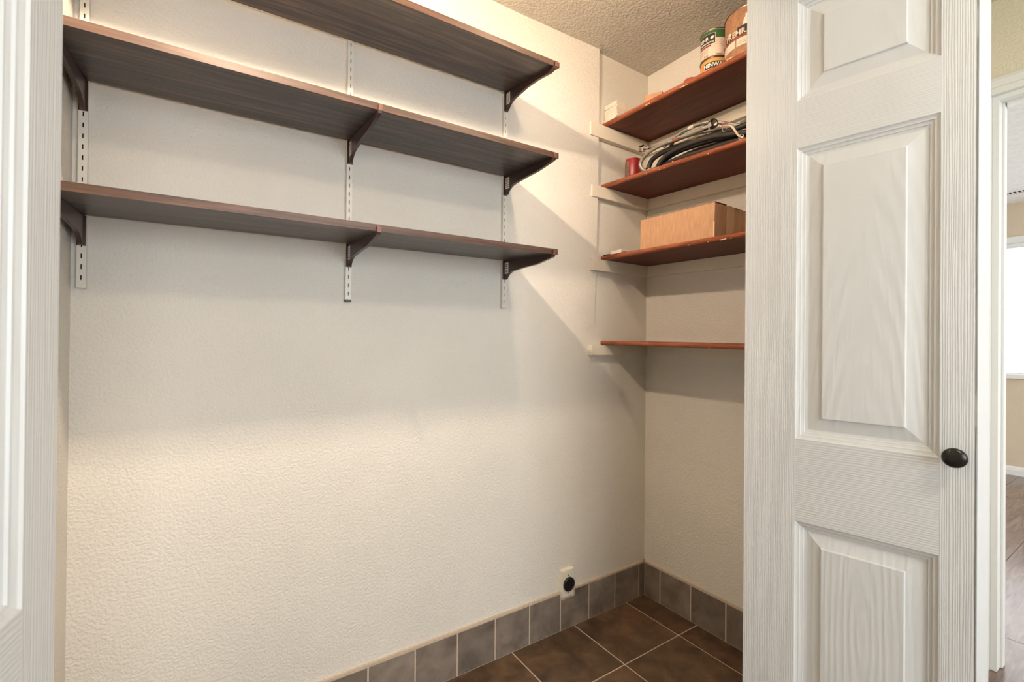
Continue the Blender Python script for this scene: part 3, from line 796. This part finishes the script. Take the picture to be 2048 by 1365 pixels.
# black hoses
def black(pts, r, label, mat='black_rubber'):
    o = tag(empty('rubber_hose', Vector(pts[0])), label, 'hose', 'hoses coiled on the shelf')
    mk('hose', lambda bm: tube(bm, local(o, pts), r, 12), mat, o, smooth=True)
    return o
black([(-0.245, -0.262, 1.8765), (-0.25, -0.2692, 1.883), (-0.25, -0.2792, 1.8935), (-0.25, -0.3072, 1.9066), (-0.25, -0.3536, 1.9140), (-0.25, -0.4268, 1.9140), (-0.25, -0.495, 1.9070), (-0.25, -0.5588, 1.892), (-0.245, -0.61, 1.880), (-0.22, -0.66, 1.866)], 0.0095, 'front black rubber hose curving along the shelf edge')
hb = black([(-0.205, -0.176, 1.900), (-0.2, -0.1812, 1.920), (-0.2, -0.1942, 1.937), (-0.2, -0.2349, 1.9480), (-0.2, -0.2763, 1.9500), (-0.2, -0.3357, 1.9475), (-0.2, -0.41, 1.9415), (-0.2, -0.4794, 1.9364), (-0.195, -0.5379, 1.9294), (-0.185, -0.60, 1.935), (-0.17, -0.66, 1.95)], 0.0098, 'rear black rubber hose behind the coil front with a brass sleeve')
mk('brass_sleeve', lambda bm: cyl(bm, Vector((-0.2, -0.397, 1.9430)) - hb.location, (0, -1, -0.08), 0.0112, 0.018), 'brass', hb, smooth=True, angle=40)
black([(-0.20, -0.20, 1.876), (-0.215, -0.235, 1.8775), (-0.23, -0.2636, 1.8790), (-0.23, -0.3197, 1.8840), (-0.23, -0.3768, 1.8835), (-0.23, -0.4483, 1.8780), (-0.23, -0.5151, 1.8745), (-0.23, -0.58, 1.8715), (-0.22, -0.65, 1.868)], 0.0098, 'lowest black rubber hose lying on the shelf board')
black([(-0.14, -0.22, 1.90), (-0.16, -0.30, 1.915), (-0.165, -0.38, 1.917), (-0.17, -0.46, 1.908), (-0.18, -0.54, 1.90), (-0.19, -0.63, 1.89)], 0.012, 'thick dark hose in the middle of the coil')
black([(-0.12, -0.20, 1.885), (-0.15, -0.30, 1.888), (-0.16, -0.42, 1.884), (-0.16, -0.52, 1.878), (-0.16, -0.64, 1.872)], 0.012, 'thick dark hose at the bottom back of the coil')
black([(-0.215, -0.235, 1.892), (-0.225, -0.27, 1.903), (-0.215, -0.33, 1.921), (-0.21, -0.41, 1.921), (-0.21, -0.49, 1.913), (-0.215, -0.56, 1.90), (-0.21, -0.64, 1.885)], 0.0105, 'black rubber hose between the front and rear hoses')
black([(-0.17, -0.21, 1.895), (-0.185, -0.27, 1.90), (-0.19, -0.36, 1.899), (-0.19, -0.46, 1.892), (-0.19, -0.56, 1.884), (-0.185, -0.65, 1.877)], 0.0105, 'black rubber hose under the middle of the coil')
black([(-0.10, -0.52, 1.985), (-0.12, -0.57, 1.975), (-0.14, -0.61, 1.965), (-0.16, -0.66, 1.955)], 0.011, 'dark hose rising at the right end of the coil', 'grey_rubber')
cc = tag(empty('cream_cable', (-0.26, -0.6, rtop(1, -0.6))), 'pale cable hanging over the right end of the hoses', 'cable')
mk('sheath', lambda bm: tube(bm, local(cc, [(-0.235, -0.52, 1.938), (-0.25, -0.555, 1.925), (-0.265, -0.578, 1.908), (-0.27, -0.594, 1.885), (-0.27, -0.606, 1.865), (-0.262, -0.62, 1.854)]), 0.0034, 8), 'cream_cord', cc, smooth=True)
mk('clip_ring', lambda bm: tube(bm, local(cc, [(-0.268 , -0.612 + 0.008 * math.cos(a), 1.860 + 0.008 * math.sin(a)) for a in [i * math.pi / 6 for i in range(13)]]), 0.0016, 6), 'chrome', cc, smooth=True)
rw = tag(empty('wire_tie', (-0.25, -0.54, 1.92)), 'small red wire tie on the black hoses', 'wire')
mk('tie', lambda bm: tube(bm, local(rw, [(-0.245, -0.553, 1.932), (-0.25, -0.545, 1.938), (-0.255, -0.539, 1.932), (-0.256, -0.537, 1.922)]), 0.0018, 6), 'red_wire', rw, smooth=True)
mk('tie_end', lambda bm: tube(bm, local(rw, [(-0.256, -0.540, 1.920), (-0.258, -0.542, 1.908), (-0.258, -0.550, 1.905), (-0.258, -0.555, 1.911), (-0.258, -0.550, 1.916)]), 0.0010, 6), 'chrome', rw, smooth=True)
# paper tag lying below the loop
o = bx('paper_label', (0, 0, 0), (0.035, 0.055, 0.0012), 'print_white'); o.location = (-0.255, -0.272, rtop(1, -0.24) + 0.008); o.rotation_euler = (0.0, math.radians(-28), 0.25)
tag(o, 'small white printed tag under the hose loop', 'tag')
for i in range(4): bx('print_line', (0.006 + i * 0.007, 0.006, 0.0012), (0.009 + i * 0.007, 0.048, 0.0015), 'barcode_dark', o)
# red can
rx, ry = -0.197, -0.088
c = tag(empty('red_can', (rx, ry, rtop(1, ry) + 0.0005)), 'old red can with rusty grey side left of the hoses', 'can')
f = facing(rx, ry)
mk('body', lambda bm: lathe(bm, [(0.031, 0), (0.0335, 0.004), (0.0335, 0.092), (0.031, 0.1), (0.029, 0.1005)], 32), 'red_paint', c, smooth=True, angle=40)
patch(0.0338, f - 1.55, f - 0.55, 0.005, 0.09, 'rust_grey', c, 'worn_label', 12)
mk('rim', lambda bm: lathe(bm, [(0.0295, 0.0985), (0.032, 0.0995), (0.032, 0.1025), (0.0295, 0.103)], 32), 'red_paint', c, smooth=True, angle=40)

# ------------------------------------------------------------------ things on the box shelf
BX0, BX1, BY0, BY1, BH = -0.252, -0.035, -0.508, -0.178, 0.128
zb = rtop(2, -0.18) + 0.0003
c = tag(empty('cardboard_box', (BX0, BY1, zb)), 'brown cardboard box with torn taped flaps on the third reddish shelf', 'box')
tilt = math.atan2(rz(2, BY0) - rz(2, BY1), BY1 - BY0)
c.rotation_euler = (-tilt, 0, 0)
L, Wd, T = BY1 - BY0, BX1 - BX0, 0.004
bx('front_side', (0, -L, 0), (T, 0, BH), 'cardboard', c, 0.0012)
bx('back_side', (Wd - T, -L, 0), (Wd, 0, BH), 'cardboard', c, 0.0012)
bx('near_end', (T, -L, 0), (Wd - T, -L + T, BH - 0.002), 'cardboard', c, 0.0008)
bx('far_end', (T, -T, 0), (Wd - T, 0, BH), 'cardboard', c, 0.0008)
bx('bottom', (T, -L + T, 0), (Wd - T, -T, T), 'cardboard_inside', c)
def flap(bm):
    pts = [(0.004, -L + 0.001), (0.07, -L - 0.001), (0.075, -L + 0.09), (0.02, -L + 0.13), (0.004, -0.002)]
    prism(bm, pts, 2, BH, BH + 0.003)
mk('top_flap', flap, 'cardboard_inside', c)
def flap2(bm):
    pts = [(0.08, -L), (0.10, -L - 0.003), (0.112, -L + 0.002), (0.13, -L - 0.003), (0.15, -L), (Wd - 0.004, -L + 0.002), (Wd - 0.004, -0.004), (0.09, -0.004)]
    prism(bm, pts, 2, BH - 0.003, BH)
mk('top_flap', flap2, 'cardboard', c)
bx('packing_tape', (0.075, -L - 0.0006, 0.028), (0.122, -L, BH - 0.003), 'packing_tape', c)
bx('torn_corner', (-0.0006, -L - 0.0006, 0.004), (0.003, -L + 0.004, 0.06), 'card_edge', c)
# white tile scraps
for i, (x, y, a, lb) in enumerate(((-0.296, -0.118, 0.05, 'lower'), (-0.299, -0.121, -0.02, 'upper'))):
    t = tag(empty('tile_scrap', (x, y, rtop(2, -0.09) + 0.0004 + i * 0.0062), a), 'white tile piece left of the cardboard box, %s of the two' % lb, 'tile', 'white tile pieces')
    mk('glaze', lambda bm: box(bm, (0, 0, 0.003), (0.05 + 0.004 * i, 0.058 + 0.004 * i, 0.006)), 'white_tile', t, 0.0012)
    mk('clay_body', lambda bm: box(bm, (0.0006, 0.0006, 0), (0.0494, 0.0574, 0.0031)), 'tile_back', t)
o = bx('wood_shim', (0, 0, 0), (0.05, 0.035, 0.003), 'dark_shim', None, 0.0006); o.location = (-0.294, -0.045, rtop(2, -0.02) + 0.0004)
tag(o, 'thin dark wood shim at the back corner of the third reddish shelf', 'shim')

# ------------------------------------------------------------------ dryer outlet
c = tag(empty('power_outlet', (-0.4835, 0, 0.1895)), 'cream outlet plate with a round black receptacle above the base tiles', 'outlet')
def plate(bm):
    hexa(bm, [(-0.0345, -0.0005, -0.057), (0.0345, -0.0005, -0.057), (0.0345, -0.0005, 0.057), (-0.0345, -0.0005, 0.057), (-0.0315, -0.0155, -0.054), (0.0315, -0.0155, -0.054), (0.0315, -0.0155, 0.054), (-0.0315, -0.0155, 0.054)])
mk('cover_plate', plate, 'plate_white', c, 0.001)
M = Matrix.Translation((0.004, -0.0155, -0.004)) @ Matrix.Rotation(math.radians(90), 4, 'X')
rc = mk('receptacle', lambda bm: lathe(bm, [(0.0285, 0), (0.0285, 0.006), (0.0265, 0.009), (0.022, 0.010), (0.0205, 0.0085), (0.0005, 0.0085)], 36, M), 'black_plastic', c, smooth=True, angle=30)
for dx, dz, rr in ((-0.008, 0.002, 0.5), (0.008, 0.002, -0.5), (0, -0.011, 0)):
    o = bx('slot', (-0.0012, -0.0004, -0.005), (0.0012, 0, 0.005), 'slot_dark', rc); o.location = (0.004 + dx, -0.0241, -0.004 + dz); o.rotation_euler = (0, rr, 0)
for dz in (0.032, -0.040):
    M2 = Matrix.Translation((0.002, -0.0155, dz)) @ Matrix.Rotation(math.radians(90), 4, 'X')
    mk('screw', lambda bm: lathe(bm, [(0.0025, 0), (0.002, 0.001)], 12, M2), 'slot_dark', c)

# ------------------------------------------------------------------ lamps
def bulb_lamp(x, z, power, label):
    l = tag(empty('bulb_lamp', (x, YF0, z)), label, 'lamp')
    M = Matrix.Rotation(math.radians(-90), 4, 'X')
    Mr = M
    mk('lamp_holder', lambda bm: lathe(bm, [(0.045, 0), (0.045, 0.012), (0.025, 0.028), (0.02, 0.04)], 28, Mr), 'plate_white', l, smooth=True, angle=40)
    R = 0.019
    name = 'bulb_glow_%d' % int(power * 10)
    A = 4 * math.pi * R * R
    emit(name, (255, 231, 204), power / (math.pi * A))
    prof = [(0.013, 0.038), (0.014, 0.05)] + [(R * math.sin(a), 0.10 - R * math.cos(a)) for a in [0.5 + i * (math.pi - 0.55) / 10 for i in range(11)]]
    mk('light_shield', lambda bm: lathe(bm, [(0.022, 0.036), (0.05, 0.045), (0.08, 0.062), (0.1, 0.094), (0.102, 0.094), (0.082, 0.06), (0.052, 0.042), (0.022, 0.033)], 40, Mr, 0, False), 'plate_white', l, smooth=True)  # added bowl, blocks direct bulb light towards the doors
    mk('bulb', lambda bm: lathe(bm, prof, 24, Mr), name, l, smooth=True)
bulb_lamp(-1.68, 2.205, BULB_POWER[0], 'warm bulb with an added light shield above the closet door near the left wall')
bulb_lamp(-0.87, 2.19, BULB_POWER[1], 'warm bulb with an added light shield above the middle of the closet door')
hl = tag(empty('ceiling_lamp', (-1.0, -2.1, H)), 'round flush ceiling lamp in the hall', 'lamp')
mk('base', lambda bm: lathe(bm, [(0.15, -0.02), (0.15, 0)], 36), 'white_trim', hl)
emit('lamp_glass', (255, 238, 214), HALL_LAMP / (math.pi * math.pi * 0.14 ** 2))
mk('glass_shade', lambda bm: lathe(bm, [(0.02, -0.085), (0.08, -0.075), (0.12, -0.05), (0.14, -0.02)], 36), 'lamp_glass', hl, smooth=True)
